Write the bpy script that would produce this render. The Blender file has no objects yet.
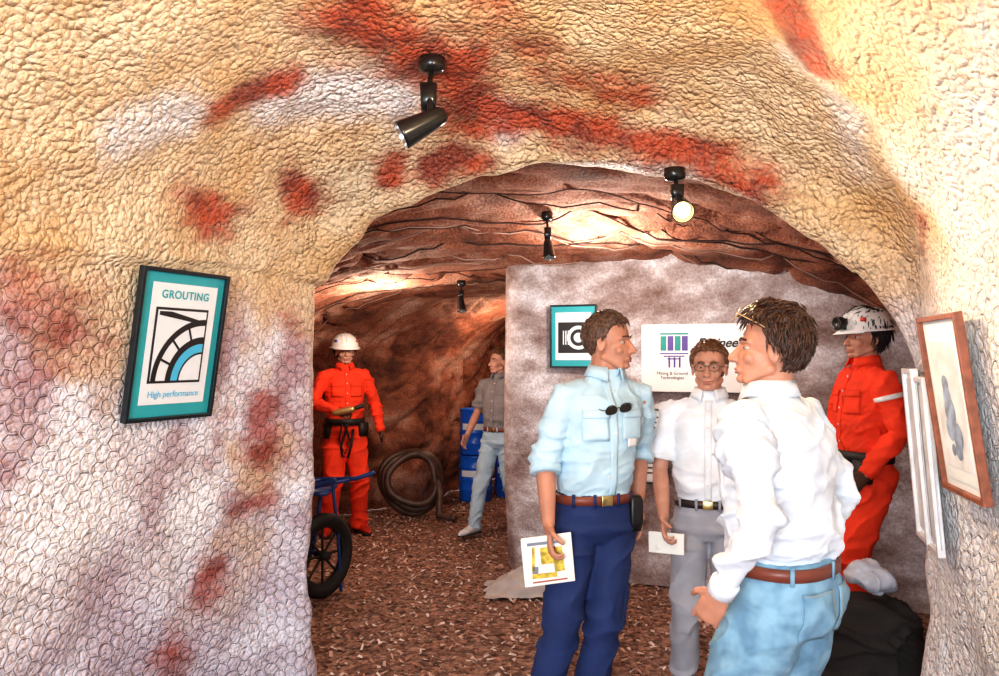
import bpy, math, random
import numpy as np
from mathutils import Vector, Matrix, noise
from mathutils.bvhtree import BVHTree
random.seed(4); np.random.seed(4)
sc=bpy.context.scene
V=Vector
try:
    sc.view_settings.view_transform='Standard'
except Exception: pass
try:
    sc.view_settings.look='Medium High Contrast'
except Exception: pass
# ---------------------------------------------------------------- materials
def nmat(name):
    m=bpy.data.materials.new(name);m.use_nodes=True
    nt=m.node_tree;return m,nt,nt.nodes['Principled BSDF']
def nd(nt,t,**k):
    n=nt.nodes.new(t)
    for a,b in k.items():
        if a in n.inputs: n.inputs[a].default_value=b
        else: setattr(n,a,b)
    return n
MATS={}
def mat(name,col,rough=.6,metal=0,var=.15,vscale=12,bump=0,bscale=60,emit=None,estr=0,col2=None,sheen=0):
    if name in MATS: return MATS[name]
    m,nt,b=nmat(name);L=nt.links
    b.inputs['Roughness'].default_value=rough;b.inputs['Metallic'].default_value=metal
    tc=nd(nt,'ShaderNodeTexCoord')
    n=nd(nt,'ShaderNodeTexNoise');n.inputs['Scale'].default_value=vscale;n.inputs['Detail'].default_value=2
    L.new(tc.outputs['Object'],n.inputs['Vector'])
    r=nd(nt,'ShaderNodeValToRGB')
    c2=col2 or tuple(c*(1-var) for c in col)
    c1=tuple(min(1,c*(1+var*.5)) for c in col)
    r.color_ramp.elements[0].position=.35;r.color_ramp.elements[1].position=.65
    r.color_ramp.elements[0].color=(*c2,1);r.color_ramp.elements[1].color=(*c1,1)
    L.new(n.outputs['Fac'],r.inputs['Fac']);L.new(r.outputs['Color'],b.inputs['Base Color'])
    if bump:
        n2=nd(nt,'ShaderNodeTexNoise');n2.inputs['Scale'].default_value=bscale;n2.inputs['Detail'].default_value=2
        L.new(tc.outputs['Object'],n2.inputs['Vector'])
        bp=nd(nt,'ShaderNodeBump');bp.inputs['Strength'].default_value=bump;bp.inputs['Distance'].default_value=.01
        L.new(n2.outputs['Fac'],bp.inputs['Height']);L.new(bp.outputs['Normal'],b.inputs['Normal'])
    if emit:
        b.inputs['Emission Color'].default_value=(*emit,1);b.inputs['Emission Strength'].default_value=estr
    MATS[name]=m;return m
# ---------------------------------------------------------------- mesh builder
class MB:
    def __init__(s): s.v=[];s.f=[];s.m=[]
    def add(s,P,F,m=0):
        o=len(s.v);s.v+=[(float(p[0]),float(p[1]),float(p[2])) for p in P]
        s.f+=[tuple(i+o for i in f) for f in F];s.m+=[m]*len(F)
    def tube(s,pts,rads,seg=12,m=0,side=None,cap='round',closed=False):
        pts=[V(p) for p in pts];n=len(pts)
        if not isinstance(rads,(list,tuple)): rads=[rads]*n
        rads=[(r,r) if not isinstance(r,(list,tuple)) else r for r in rads]
        ref=V(side) if side else None
        P=[];rings=[];prev=None
        T=[]
        for i in range(n):
            if closed: t=pts[(i+1)%n]-pts[i-1]
            else: t=pts[min(i+1,n-1)]-pts[max(i-1,0)]
            T.append(t.normalized())
        def frame(t,prev):
            if ref is not None: a=ref-ref.dot(t)*t
            elif prev is not None: a=prev-prev.dot(t)*t
            else:
                a=V((1,0,0)) if abs(t.x)<.8 else V((0,1,0));a=a-a.dot(t)*t
            if a.length<1e-5: a=t.orthogonal()
            a.normalize();return a,t.cross(a)
        def put(c,a,b,ra,rb):
            st=len(P)
            for k in range(seg):
                th=2*math.pi*k/seg;P.append(c+a*(ra*math.cos(th))+b*(rb*math.sin(th)))
            rings.append(st)
        fr=[]
        for i in range(n):
            a,b=frame(T[i],prev);prev=a;fr.append((a,b))
        if cap=='round' and not closed:
            for ph in (75,50,25):
                r=rads[0];c=pts[0]-T[0]*(math.sin(math.radians(ph))*(r[0]+r[1])/2);q=math.cos(math.radians(ph));put(c,*fr[0],r[0]*q,r[1]*q)
        for i in range(n): put(pts[i],*fr[i],*rads[i])
        if cap=='round' and not closed:
            for ph in (25,50,75):
                r=rads[-1];c=pts[-1]+T[-1]*(math.sin(math.radians(ph))*(r[0]+r[1])/2);q=math.cos(math.radians(ph));put(c,*fr[-1],r[0]*q,r[1]*q)
        F=[];R=len(rings)
        for i in range(R if closed else R-1):
            A=rings[i];B=rings[(i+1)%R]
            for k in range(seg):
                k2=(k+1)%seg;F.append((A+k,A+k2,B+k2,B+k))
        if not closed:
            F.append(tuple(rings[0]+k for k in reversed(range(seg))));F.append(tuple(rings[-1]+k for k in range(seg)))
        s.add(P,F,m)
    def ell(s,c,r,M=None,seg=20,rings=12,m=0):
        c=V(c);P=[];F=[]
        for i in range(rings+1):
            ph=math.pi*i/rings
            for k in range(seg):
                th=2*math.pi*k/seg
                p=V((math.sin(ph)*math.cos(th)*r[0],math.sin(ph)*math.sin(th)*r[1],math.cos(ph)*r[2]))
                if M is not None: p=M@p
                P.append(c+p)
        for i in range(rings):
            for k in range(seg):
                k2=(k+1)%seg;F.append((i*seg+k,(i+1)*seg+k,(i+1)*seg+k2,i*seg+k2))
        s.add(P,F,m)
    def loft(s,S,seg=32,m=0,ex=2.3,caps=True):
        P=[];F=[]
        for (x,y,z,rx,ry) in S:
            for k in range(seg):
                th=2*math.pi*k/seg;c=math.cos(th);q=math.sin(th)
                P.append((x+rx*math.copysign(abs(c)**(2/ex),c),y+ry*math.copysign(abs(q)**(2/ex),q),z))
        for i in range(len(S)-1):
            for k in range(seg):
                k2=(k+1)%seg;F.append((i*seg+k,i*seg+k2,(i+1)*seg+k2,(i+1)*seg+k))
        if caps:
            F.append(tuple(reversed(range(seg))));o=(len(S)-1)*seg;F.append(tuple(o+k for k in range(seg)))
        s.add(P,F,m)
    def lathe(s,prof,M,seg=24,m=0,sx=1,sy=1):
        P=[];F=[]
        for r,z in prof:
            for k in range(seg):
                th=2*math.pi*k/seg;P.append(M@V((r*sx*math.cos(th),r*sy*math.sin(th),z)))
        for i in range(len(prof)-1):
            for k in range(seg):
                k2=(k+1)%seg;F.append((i*seg+k,i*seg+k2,(i+1)*seg+k2,(i+1)*seg+k))
        s.add(P,F,m)
    def box(s,c,size,M=None,m=0):
        c=V(c);P=[]
        for x in (-.5,.5):
            for y in (-.5,.5):
                for z in (-.5,.5):
                    p=V((x*size[0],y*size[1],z*size[2]))
                    if M is not None: p=M@p
                    P.append(c+p)
        s.add(P,[(0,1,3,2),(4,6,7,5),(0,4,5,1),(2,3,7,6),(0,2,6,4),(1,5,7,3)],m)
    def poly(s,P,m=0): s.add(P,[tuple(range(len(P)))],m)
    def obj(s,name,mats,parent=None,smooth=True,bevel=0):
        me=bpy.data.meshes.new(name);me.from_pydata(s.v,[],s.f)
        for q in (mats if isinstance(mats,list) else [mats]): me.materials.append(q)
        me.polygons.foreach_set('material_index',s.m)
        me.polygons.foreach_set('use_smooth',[smooth]*len(s.f))
        me.validate();me.update()
        ob=bpy.data.objects.new(name,me);sc.collection.objects.link(ob)
        if parent is not None: ob.parent=parent
        if bevel:
            b=ob.modifiers.new('bevel','BEVEL');b.width=bevel;b.segments=2;b.limit_method='ANGLE'
        return ob
def empty(name,loc=(0,0,0),rz=0,scale=1):
    e=bpy.data.objects.new(name,None);sc.collection.objects.link(e)
    e.location=loc;e.rotation_euler=(0,0,rz);e.scale=(scale,)*3;e.empty_display_size=.1;return e
def remesh(ob,vox,it=2,sf=.5,mats=None):
    m=ob.modifiers.new('r','REMESH');m.mode='VOXEL';m.voxel_size=vox;m.use_smooth_shade=True
    if it:
        q=ob.modifiers.new('s','SMOOTH');q.factor=sf;q.iterations=it
    dg=bpy.context.evaluated_depsgraph_get();me=bpy.data.meshes.new_from_object(ob.evaluated_get(dg))
    mm=mats or [x for x in ob.data.materials]
    ob.modifiers.clear();ob.data=me;me.materials.clear()
    for x in mm: me.materials.append(x)
    me.polygons.foreach_set('material_index',[0]*len(me.polygons))
    me.polygons.foreach_set('use_smooth',[True]*len(me.polygons));return ob
def coords(me):
    a=np.empty(len(me.vertices)*3);me.vertices.foreach_get('co',a);return a.reshape(-1,3)
def setco(me,a): me.vertices.foreach_set('co',a.ravel());me.update()
def normals(me):
    a=np.empty(len(me.vertices)*3);me.vertex_normals.foreach_get('vector',a);return a.reshape(-1,3)
def bvh(ob):
    me=ob.data;return BVHTree.FromPolygons([v.co.copy() for v in me.vertices],[tuple(p.vertices) for p in me.polygons])
def wrinkle(ob,amp,sx,sy,sz,seed=0,zf=None,sharp=2.6):
    me=ob.data;a=coords(me);n=normals(me)
    d=np.empty(len(a))
    for i,p in enumerate(a):
        q=V((p[0]*sx+seed,p[1]*sy+.5*p[0]*sx,p[2]*sz+p[0]*sx*.6))
        w=noise.noise(V((p[0]*3+seed,p[1]*3,p[2]*3)))*1.3
        f=noise.noise(q+V((w,w,w)))
        k=max(1-abs(f)*sharp,0)**1.6-.3
        d[i]=k*(zf(p) if zf else 1)
    setco(me,a+n*(d*amp)[:,None])
def patch(bv,c,dirn,up,w,h,off,m,name,parent,nx=8,ny=8,th=.003):
    dirn=V(dirn).normalized();up=V(up);up=(up-up.dot(dirn)*dirn).normalized();right=dirn.cross(up)
    P=[];last=None
    for j in range(ny+1):
        for i in range(nx+1):
            o=V(c)+right*((i/nx-.5)*w)+up*((j/ny-.5)*h)-dirn*.5
            hh=bv.ray_cast(o,dirn)
            dep=(hh[0]-o).dot(dirn) if hh[0] and hh[3]<.75 else last
            if dep is None: dep=.5
            last=dep;P.append(o+dirn*(dep-off))
    F=[(j*(nx+1)+i,j*(nx+1)+i+1,(j+1)*(nx+1)+i+1,(j+1)*(nx+1)+i) for j in range(ny) for i in range(nx)]
    b=MB();b.add(P,F);o=b.obj(name,m,parent)
    q=o.modifiers.new('s','SOLIDIFY');q.thickness=th;q.offset=0;return o
# ---------------------------------------------------------------- camera (level, shift lens)
cam=bpy.data.cameras.new('camera');cam.sensor_width=36;cam.lens=36*800/999;cam.shift_y=20/999;cam.clip_start=.05
co=bpy.data.objects.new('camera',cam);sc.collection.objects.link(co);co.location=(0,0,1.6);co.rotation_euler=(math.pi/2,0,0);sc.camera=co
# ---------------------------------------------------------------- tunnel shell
def crom(keys,steps):
    K=np.array(keys);n=len(K);out=[]
    for i in range(n-1):
        p0=K[max(i-1,0)];p1=K[i];p2=K[i+1];p3=K[min(i+2,n-1)]
        for j in range(steps):
            t=j/steps
            out.append(0.5*((2*p1)+(-p0+p2)*t+(2*p0-5*p1+4*p2-p3)*t*t+(-p0+3*p1-3*p2+p3)*t**3))
    out.append(K[-1]);return np.array(out)
def ring(L,R,zl,zr,zc,lean=0.0,table=None,ex=2.0,NW=50,NA=200):
    L=np.array(L,float);R=np.array(R,float);d=R-L;pts=[];dn=d/np.linalg.norm(d)
    def base(s,z):
        p=L+d*s;side=-1 if s<0.5 else 1
        w=max(0,1-4*min(s,1-s));return (*(p+dn*side*lean*(1.6-z)*w),z)
    for i in range(NW): pts.append(base(0,zl*i/NW))
    for i in range(NA+1):
        s=(1-math.cos(math.pi*i/NA))/2
        if table: z=float(np.interp(s,*table))
        else:
            h=max(0,1-abs(2*s-1)**ex)**(1/ex);zb=zl*(1-s)+zr*s;z=zb+(zc-zb)*h
        pts.append(base(s,z))
    for i in range(1,NW+1): pts.append(base(1,zr*(1-i/NW)))
    return pts
_s=np.array([0,.03,.1,.25,.4,.5,.6,.7,.85,.95,1.0]);_z=np.array([1.9,2.06,2.25,2.42,2.465,2.47,2.44,2.37,2.137,1.79,1.3])
_x=np.arccos(1-2*_s);_xx=np.linspace(0,math.pi,60);_zz=np.interp(_xx,_x,_z)
for _ in range(3): _zz[1:-1]=(_zz[:-2]+_zz[1:-1]*2+_zz[2:])/4
TAB=((1-np.cos(_xx))/2,_zz);TAB2=(TAB[0],TAB[1]+.03);TAB3=(TAB[0],TAB[1]+.10)
near=[ring((-3.1,-1.6),(1.9,-1.8),1.9,1.9,3.1,.1),ring((-2.5,.2),(1.38,0),1.9,1.9,3.0,.1),
 ring((-1.72,2.3),(1.40,1.9),1.95,1.85,2.85,.13),ring((-1.33,3.2),(1.54,2.7),1.97,1.85,2.8,.13),
 ring((-1.06,3.72),(1.645,3.08),1.95,1.8,2.62,.06),ring((-.925,3.9),(1.72,3.2),1.9,1.3,2.47,0,TAB),
 ring((-.96,4.05),(1.78,3.36),1.92,1.32,2.5,0,TAB2)]
def shell(name,keys,steps,mats,disp,paint=None,post=None):
    G=crom(keys,steps);nr,nc=G.shape[:2]
    v=G.reshape(-1,3)
    du=np.zeros((nr,nc));du[:,1:]=np.linalg.norm(G[:,1:]-G[:,:-1],axis=2);U=np.cumsum(du,1);U=U-U[:,50:51]
    dv=np.zeros((nr,nc));dv[1:]=np.linalg.norm(G[1:]-G[:-1],axis=2);Vv=np.cumsum(dv,0)
    i,j=np.meshgrid(np.arange(nr-1),np.arange(nc-1),indexing='ij');a=(i*nc+j).ravel()
    F=np.stack([a,a+nc,a+nc+1,a+1],1)
    me=bpy.data.meshes.new(name);me.from_pydata(v.tolist(),[],F.tolist())
    me.polygons.foreach_set('use_smooth',[True]*len(F))
    uvl=me.uv_layers.new(name='UVMap');uv=np.stack([U.ravel(),Vv.ravel()],1)[F.ravel()]
    uvl.data.foreach_set('uv',uv.ravel())
    nrm=normals(me)
    d=np.array([disp(p) for p in v]);v2=v+nrm*d[:,None]
    if post: v2=post(v,v2)
    setco(me,v2)
    if paint is not None:
        c=paint(v);at=me.color_attributes.new('paint','FLOAT_COLOR','POINT');at.data.foreach_set('color',c.ravel())
    for m in mats: me.materials.append(m)
    ob=bpy.data.objects.new(name,me);sc.collection.objects.link(ob);return ob
def dn(p):
    q=V(p);k=.3 if (p[2]<1.97 and abs(p[2]-1.5)<.5) else 1
    return noise.noise(q*1.7)*.05*k+noise.noise(q*5)*.022*k+noise.noise(q*13)*.008*(.4+.6*k)
def ledge(v,v2):   # seam where the ceiling mesh overlaps the left wall
    z0=1.955+.025*np.sin(v[:,1]*4);t=np.clip((v[:,2]-z0)/.03,0,1)*np.clip((-.75-v[:,0])/.15,0,1)*np.clip(1-(v[:,2]-z0)/.5,0,1)
    v2[:,0]+=.034*t;return v2
# red spray-paint strokes, then white patches with light pools and glare painted in: (points on the rock, radius, strength)
RED_S=[([(-1.02,2.93,2.52),(-.80,3.0,2.62)],.095,1.1),([(-1.24,3.15,2.21),(-1.08,3.33,2.12)],.12,1.1),([(-.90,3.52,2.36),(-.86,3.56,2.28)],.12,1.1),
 ([(-.50,3.66,2.44),(-.47,3.6,2.50)],.09,1.1),([(-.50,2.75,2.76),(-.42,2.9,2.77),(-.22,3.1,2.75),(-.12,3.35,2.66)],.22,1.1),([(-.30,3.64,2.47),(-.12,3.62,2.5)],.12,1.1),
 ([(-.12,3.5,2.58),(.15,3.42,2.61),(.43,3.45,2.56),(.77,3.39,2.48),(1.08,3.33,2.34)],.13,1.1),([(.2,3.2,2.70),(.6,3.2,2.66)],.14,.8),([(-.1,2.6,2.82),(.1,3.0,2.78)],.16,.7),
 ([(.55,2.15,2.66),(.78,2.33,2.62),(1.0,2.52,2.54)],.10,1.2),([(-1.57,2.62,1.80),(-1.50,2.75,1.68)],.18,.85),([(-1.1,3.69,1.36),(-1.1,3.69,1.16)],.14,1),
 ([(-1.09,3.72,.95),(-1.2,3.6,.93)],.09,.9),([(-1.26,3.53,.68),(-1.27,3.5,.55)],.12,.9),([(-1.36,3.35,.38),(-1.34,3.4,.25)],.13,.9),([(-1.62,2.55,1.3),(-1.6,2.6,1.2)],.1,.6),
 ([(-1.2,3.5,1.35),(-1.22,3.45,1.15)],.1,.5),([(1.58,2.9,2.0),(1.5,2.8,2.1)],.08,.8),([(-1.0,3.82,1.75),(-1.0,3.82,1.55)],.12,.6)]
WHT_GLARE_S=[([(-1.32,2.7,2.40),(-1.14,2.84,2.47)],.13,1),([(-.84,3.12,2.58),(-.67,3.16,2.64),(-.45,3.25,2.66)],.16,1.2),([(-.02,3.4,2.64),(.02,3.5,2.58)],.09,1),
 ([(.95,2.6,2.53),(1.16,2.73,2.41),(1.28,3.0,2.2)],.10,1),([(1.3,2.6,2.18),(1.38,2.35,1.92)],.24,1),([(1.40,1.8,1.6),(1.54,2.8,1.5),(1.64,3.1,1.0)],.5,1.15),([(1.48,2.2,.8),(1.68,3.0,.5)],.6,1.15),([(1.25,1.8,2.3),(1.38,2.4,2.1)],.28,.85),
 ([(-1.51,2.94,1.15),(-1.6,2.7,.8)],.3,.9),([(-1.3,3.4,1.0),(-1.35,3.3,.8)],.2,.7),([(.3,3.62,2.49),(.9,3.42,2.42)],.05,.9)]
def segd(v,a,b):
    a=np.array(a);b=np.array(b);ab=b-a;t=np.clip(((v-a)@ab)/(ab@ab),0,1);return np.linalg.norm(v-(a+t[:,None]*ab),axis=1)
def paint(v):
    c=np.zeros((len(v),4));c[:,3]=1
    for S,ch in ((RED_S,0),(WHT_GLARE_S,1)):
        for pts,r,st in S:
            for a,b in zip(pts[:-1],pts[1:]): c[:,ch]=np.maximum(c[:,ch],st*np.exp(-(segd(v,a,b)/r)**2))
    c[:,2]=np.clip((1.98-v[:,2])/.3,0,1);return c
def near_material():
    m,nt,b=nmat('shotcrete_paint');L=nt.links
    tc=nd(nt,'ShaderNodeTexCoord');at=nd(nt,'ShaderNodeVertexColor');at.layer_name='paint'
    sp=nd(nt,'ShaderNodeSeparateColor');L.new(at.outputs['Color'],sp.inputs['Color'])
    sx=nd(nt,'ShaderNodeSeparateXYZ');L.new(tc.outputs['Object'],sx.inputs[0])
    def nz(s,det=3,vec=None,rg=.55):
        n=nd(nt,'ShaderNodeTexNoise');n.inputs['Scale'].default_value=s;n.inputs['Detail'].default_value=det;n.inputs['Roughness'].default_value=rg
        L.new(vec or tc.outputs['Object'],n.inputs['Vector']);return n.outputs['Fac']
    def mth(op,a,b_=None,c=None):
        n=nd(nt,'ShaderNodeMath');n.operation=op
        for i,x in enumerate((a,b_,c)):
            if x is None: continue
            if isinstance(x,(int,float)): n.inputs[i].default_value=x
            else: L.new(x,n.inputs[i])
        return n.outputs[0]
    def mr(x,a,b_,c=0,d=1):
        n=nd(nt,'ShaderNodeMapRange');n.interpolation_type='SMOOTHSTEP'
        n.inputs[1].default_value=a;n.inputs[2].default_value=b_;n.inputs[3].default_value=c;n.inputs[4].default_value=d
        L.new(x,n.inputs[0]);return n.outputs[0]
    def mix(f,a,b_):
        n=nd(nt,'ShaderNodeMix');n.data_type='RGBA'
        for x,i in ((f,0),(a,6),(b_,7)):
            if isinstance(x,(int,float)): n.inputs[i].default_value=x
            elif isinstance(x,tuple): n.inputs[i].default_value=(*x,1)
            else: L.new(x,n.inputs[i])
        return n.outputs[2]
    c=mix(mr(nz(1.8),.35,.65),(.72,.46,.22),(.84,.66,.43))
    n24=nz(2.4)
    low=mix(mr(n24,.40,.58),(.50,.36,.40),(.84,.83,.89))
    low=mix(mr(nz(1.4),.50,.62),low,(.68,.48,.34))
    low=mix(mr(sx.outputs[2],.35,1.1,.55,0),low,(.62,.63,.76))  # bluish daylight on the lower walls, put into the colour
    c=mix(sp.outputs[2],c,low)
    n5=nz(4.5,4,rg=.65)
    w=mr(mth('ADD',sp.outputs[1],mth('MULTIPLY',mth('SUBTRACT',n5,.5),1.1)),.0,1.1,0,.92)
    c=mix(w,c,(.88,.87,.87))
    mp=nd(nt,'ShaderNodeMapping');mp.inputs['Scale'].default_value=(5,5,10);mp.inputs['Rotation'].default_value=(.3,.5,0);L.new(tc.outputs['Object'],mp.inputs[0])
    n7=nz(1,6,mp.outputs[0],.7)
    r=mr(mth('ADD',sp.outputs[0],mth('MULTIPLY',mth('SUBTRACT',n7,.5),2.0)),.1,1.1,0,.97)
    rc=mix(sp.outputs[2],(.50,.075,.028),(.42,.13,.12));rc=mix(mr(nz(7),.4,.6),rc,(.26,.04,.025))
    c=mix(r,c,rc)
    n80=nz(75,2);c=mix(mr(n80,.50,.72,0,.45),c,(.34,.19,.12))
    L.new(c,b.inputs['Base Color']);b.inputs['Roughness'].default_value=.6
    uv=nd(nt,'ShaderNodeUVMap');sc_=nd(nt,'ShaderNodeVectorMath');sc_.operation='MULTIPLY';sc_.inputs[1].default_value=(1/.060,1/.056,0)
    dnn=nd(nt,'ShaderNodeTexNoise');dnn.inputs['Scale'].default_value=5;dnn.inputs['Detail'].default_value=2;L.new(uv.outputs[0],dnn.inputs['Vector'])
    ad=nd(nt,'ShaderNodeVectorMath');ad.operation='MULTIPLY_ADD';ad.inputs[1].default_value=(.08,.08,0)
    L.new(dnn.outputs['Color'],ad.inputs[0]);L.new(uv.outputs[0],ad.inputs[2]);L.new(ad.outputs[0],sc_.inputs[0])
    def vm(op,a,b_):
        n=nd(nt,'ShaderNodeVectorMath');n.operation=op;L.new(a,n.inputs[0])
        if isinstance(b_,tuple): n.inputs[1].default_value=b_
        else: L.new(b_,n.inputs[1])
        return n
    R=(1,1.7320508,1);H=(.5,.8660254,.5)
    A=vm('SUBTRACT',vm('MODULO',vm('ADD',sc_.outputs[0],(500,866.0254,0)).outputs[0],R).outputs[0],H)
    B=vm('SUBTRACT',vm('MODULO',vm('ADD',sc_.outputs[0],(499.5,865.15938,0)).outputs[0],R).outputs[0],H)
    A=vm('MULTIPLY',A.outputs[0],(1,1,0));B=vm('MULTIPLY',B.outputs[0],(1,1,0))
    def hd(x):
        ab=nd(nt,'ShaderNodeVectorMath');ab.operation='ABSOLUTE';L.new(x,ab.inputs[0])
        dt=vm('DOT_PRODUCT',ab.outputs[0],(.5,.8660254,0)).outputs['Value']
        s2=nd(nt,'ShaderNodeSeparateXYZ');L.new(ab.outputs[0],s2.inputs[0]);return mth('MAXIMUM',dt,s2.outputs[0])
    hx=mth('MINIMUM',hd(A.outputs[0]),hd(B.outputs[0]))
    wire=mr(hx,.40,.47)
    wf=mr(n24,.38,.6,1,.4)
    wire=mth('MULTIPLY',wire,mth('MULTIPLY',wf,mth('MULTIPLY_ADD',sp.outputs[2],.92,.08)))
    vo=nd(nt,'ShaderNodeTexVoronoi');vo.feature='F1';vo.inputs['Scale'].default_value=46
    wv=nd(nt,'ShaderNodeVectorMath');wv.operation='MULTIPLY_ADD';wv.inputs[1].default_value=(.04,.04,.04)
    wn=nd(nt,'ShaderNodeTexNoise');wn.inputs['Scale'].default_value=16;wn.inputs['Detail'].default_value=1;L.new(tc.outputs['Object'],wn.inputs['Vector'])
    L.new(wn.outputs['Color'],wv.inputs[0]);L.new(tc.outputs['Object'],wv.inputs[2]);L.new(wv.outputs[0],vo.inputs['Vector'])
    vd=mth('MULTIPLY',vo.outputs['Distance'],vo.outputs['Distance'])
    hgt=mth('ADD',mth('MULTIPLY',vd,-1.6),mth('MULTIPLY',n80,.9))
    hgt=mth('MULTIPLY',hgt,mth('MULTIPLY_ADD',sp.outputs[2],-.45,1.0))
    hgt=mth('ADD',hgt,mth('MULTIPLY',wire,1.25))
    bp=nd(nt,'ShaderNodeBump');bp.inputs['Strength'].default_value=1;bp.inputs['Distance'].default_value=.012
    L.new(hgt,bp.inputs['Height']);L.new(bp.outputs['Normal'],b.inputs['Normal']);return m
SHOT=near_material()
WALL=shell('wall_entrance_tunnel',near,32,[SHOT],dn,paint,ledge);WBV=bvh(WALL)
def fabric(name,c1,c2,c3,sc1=1.5,weave=.6):
    m,nt,b=nmat(name);L=nt.links;tc=nd(nt,'ShaderNodeTexCoord')
    n=nd(nt,'ShaderNodeTexNoise');n.inputs['Scale'].default_value=sc1;n.inputs['Detail'].default_value=5;n.inputs['Roughness'].default_value=.65
    mp=nd(nt,'ShaderNodeMapping');mp.inputs['Scale'].default_value=(1,1,1.6);L.new(tc.outputs['Object'],mp.inputs[0]);L.new(mp.outputs[0],n.inputs['Vector'])
    r=nd(nt,'ShaderNodeValToRGB');e=r.color_ramp.elements;e[0].position=.33;e[0].color=(*c1,1);e[1].position=.66;e[1].color=(*c3,1)
    q=e.new(.5);q.color=(*c2,1);L.new(n.outputs['Fac'],r.inputs['Fac'])
    uv=nd(nt,'ShaderNodeTexNoise');uv.inputs['Scale'].default_value=70;uv.inputs['Detail'].default_value=2;L.new(tc.outputs['Object'],uv.inputs['Vector'])
    mx=nd(nt,'ShaderNodeMix');mx.data_type='RGBA';mx.blend_type='MULTIPLY';mx.inputs[0].default_value=weave
    L.new(r.outputs[0],mx.inputs[6]);
    r2=nd(nt,'ShaderNodeValToRGB');r2.color_ramp.elements[0].position=.4;r2.color_ramp.elements[0].color=(.3,.25,.25,1);r2.color_ramp.elements[1].position=.6;L.new(uv.outputs['Fac'],r2.inputs['Fac']);L.new(r2.outputs[0],mx.inputs[7])
    L.new(mx.outputs[2],b.inputs['Base Color']);b.inputs['Roughness'].default_value=.85
    bp=nd(nt,'ShaderNodeBump');bp.inputs['Strength'].default_value=.7;bp.inputs['Distance'].default_value=.01;L.new(uv.outputs['Fac'],bp.inputs['Height']);L.new(bp.outputs['Normal'],b.inputs['Normal'])
    return m
FAB=fabric('hessian_lining',(.10,.030,.018),(.36,.13,.07),(.58,.36,.27))
inner=[ring((-1.05,3.94),(1.86,3.26),1.96,1.36,2.55,0,TAB3),ring((-1.7,4.5),(2.3,3.8),1.6,1.5,2.45),ring((-2.1,5.4),(2.7,4.8),1.5,1.5,2.34),
 ring((-2.15,6.6),(2.75,6.3),1.4,1.4,2.27),ring((-1.95,7.6),(2.2,7.6),1.4,1.4,2.27),ring((-1.4,8.3),(1.7,8.4),1.4,1.4,2.25),
 ring((-.95,8.8),(1.4,9.2),1.3,1.3,2.2),ring((-.5,9.6),(1.2,9.9),1.3,1.3,2.1),ring((-.1,10.5),(1.0,10.6),1.2,1.2,2.0),ring((.3,10.6),(.5,10.6),.6,.6,.8)]
def di(p):
    q=V((p[0]*1.1,p[1]*3.6+.8*p[0],p[2]*2.2));w=noise.noise(V(p)*.9)*1.5
    f=noise.noise(q+V((w,w,w)));g=noise.noise(V((p[0]*2.5,p[1]*9+p[0],p[2]*6))+V((w,0,w)))
    e=min(1,max(0,(p[1]-3.7)/.6))
    return (-(max(0,1-abs(f)*3.2)**2)*.08+noise.noise(V(p)*1.3)*.06-(max(0,1-abs(g)*3.5)**2)*.035)*(.1+.9*e)
INN=shell('wall_inner_tunnel',inner,20,[FAB],di);IBV=bvh(INN)
# sagging seam cords of the lining
b=MB();rc_=random.Random(3)
for q in range(14):
    y0=rc_.uniform(4.1,7.4);sk=rc_.uniform(-.35,.35);pts=[]
    for i in range(46):
        x=-1.9+4.4*i/45;y=y0+sk*x+.10*noise.noise(V((x*1.5,q*3.1,0)))
        h=IBV.ray_cast(V((x,y,1.6)),V((0,0,1)))
        if h[0] and y>4.0: pts.append(h[0]-V((0,0,.008+.02*abs(noise.noise(V((x*2,q,4)))))))
    if len(pts)>6: b.tube(pts,rc_.uniform(.003,.006),5,0 if q%3 else 1)
b.obj('lining_seam_cords',[mat('cord_dark',(.05,.022,.016),.9),mat('cord_pale',(.34,.22,.17),.9)])
PART=fabric('painted_partition',(.20,.12,.10),(.46,.38,.37),(.84,.82,.86),2.4,.35)
pl=[(1.0,7.6),(.65,7.2),(.25,6.7),(.08,6.3),(.12,6.02),(.35,5.88),(.7,5.75),(1.1,5.62),(1.6,5.42),(2.1,5.22),(2.9,4.9)]
K=np.array(pl);pts=crom([[p] for p in K.tolist()],14)[:,0]
b=MB();nz_=70;P=[]
for x,y in pts:
    for j in range(nz_+1):
        z=2.6*j/nz_;d=noise.noise(V((x*1.5,y*1.5,z*1.2)))*.04+noise.noise(V((x*6,y*6,z*2)))*.014
        P.append((x+d*.3-.03*math.sin(z*1.2),y+d-.03*z/2.5,z))
F=[(i*(nz_+1)+j,(i+1)*(nz_+1)+j,(i+1)*(nz_+1)+j+1,i*(nz_+1)+j+1) for i in range(len(pts)-1) for j in range(nz_)]
b.add(P,F);b.obj('wall_partition',PART)
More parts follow.
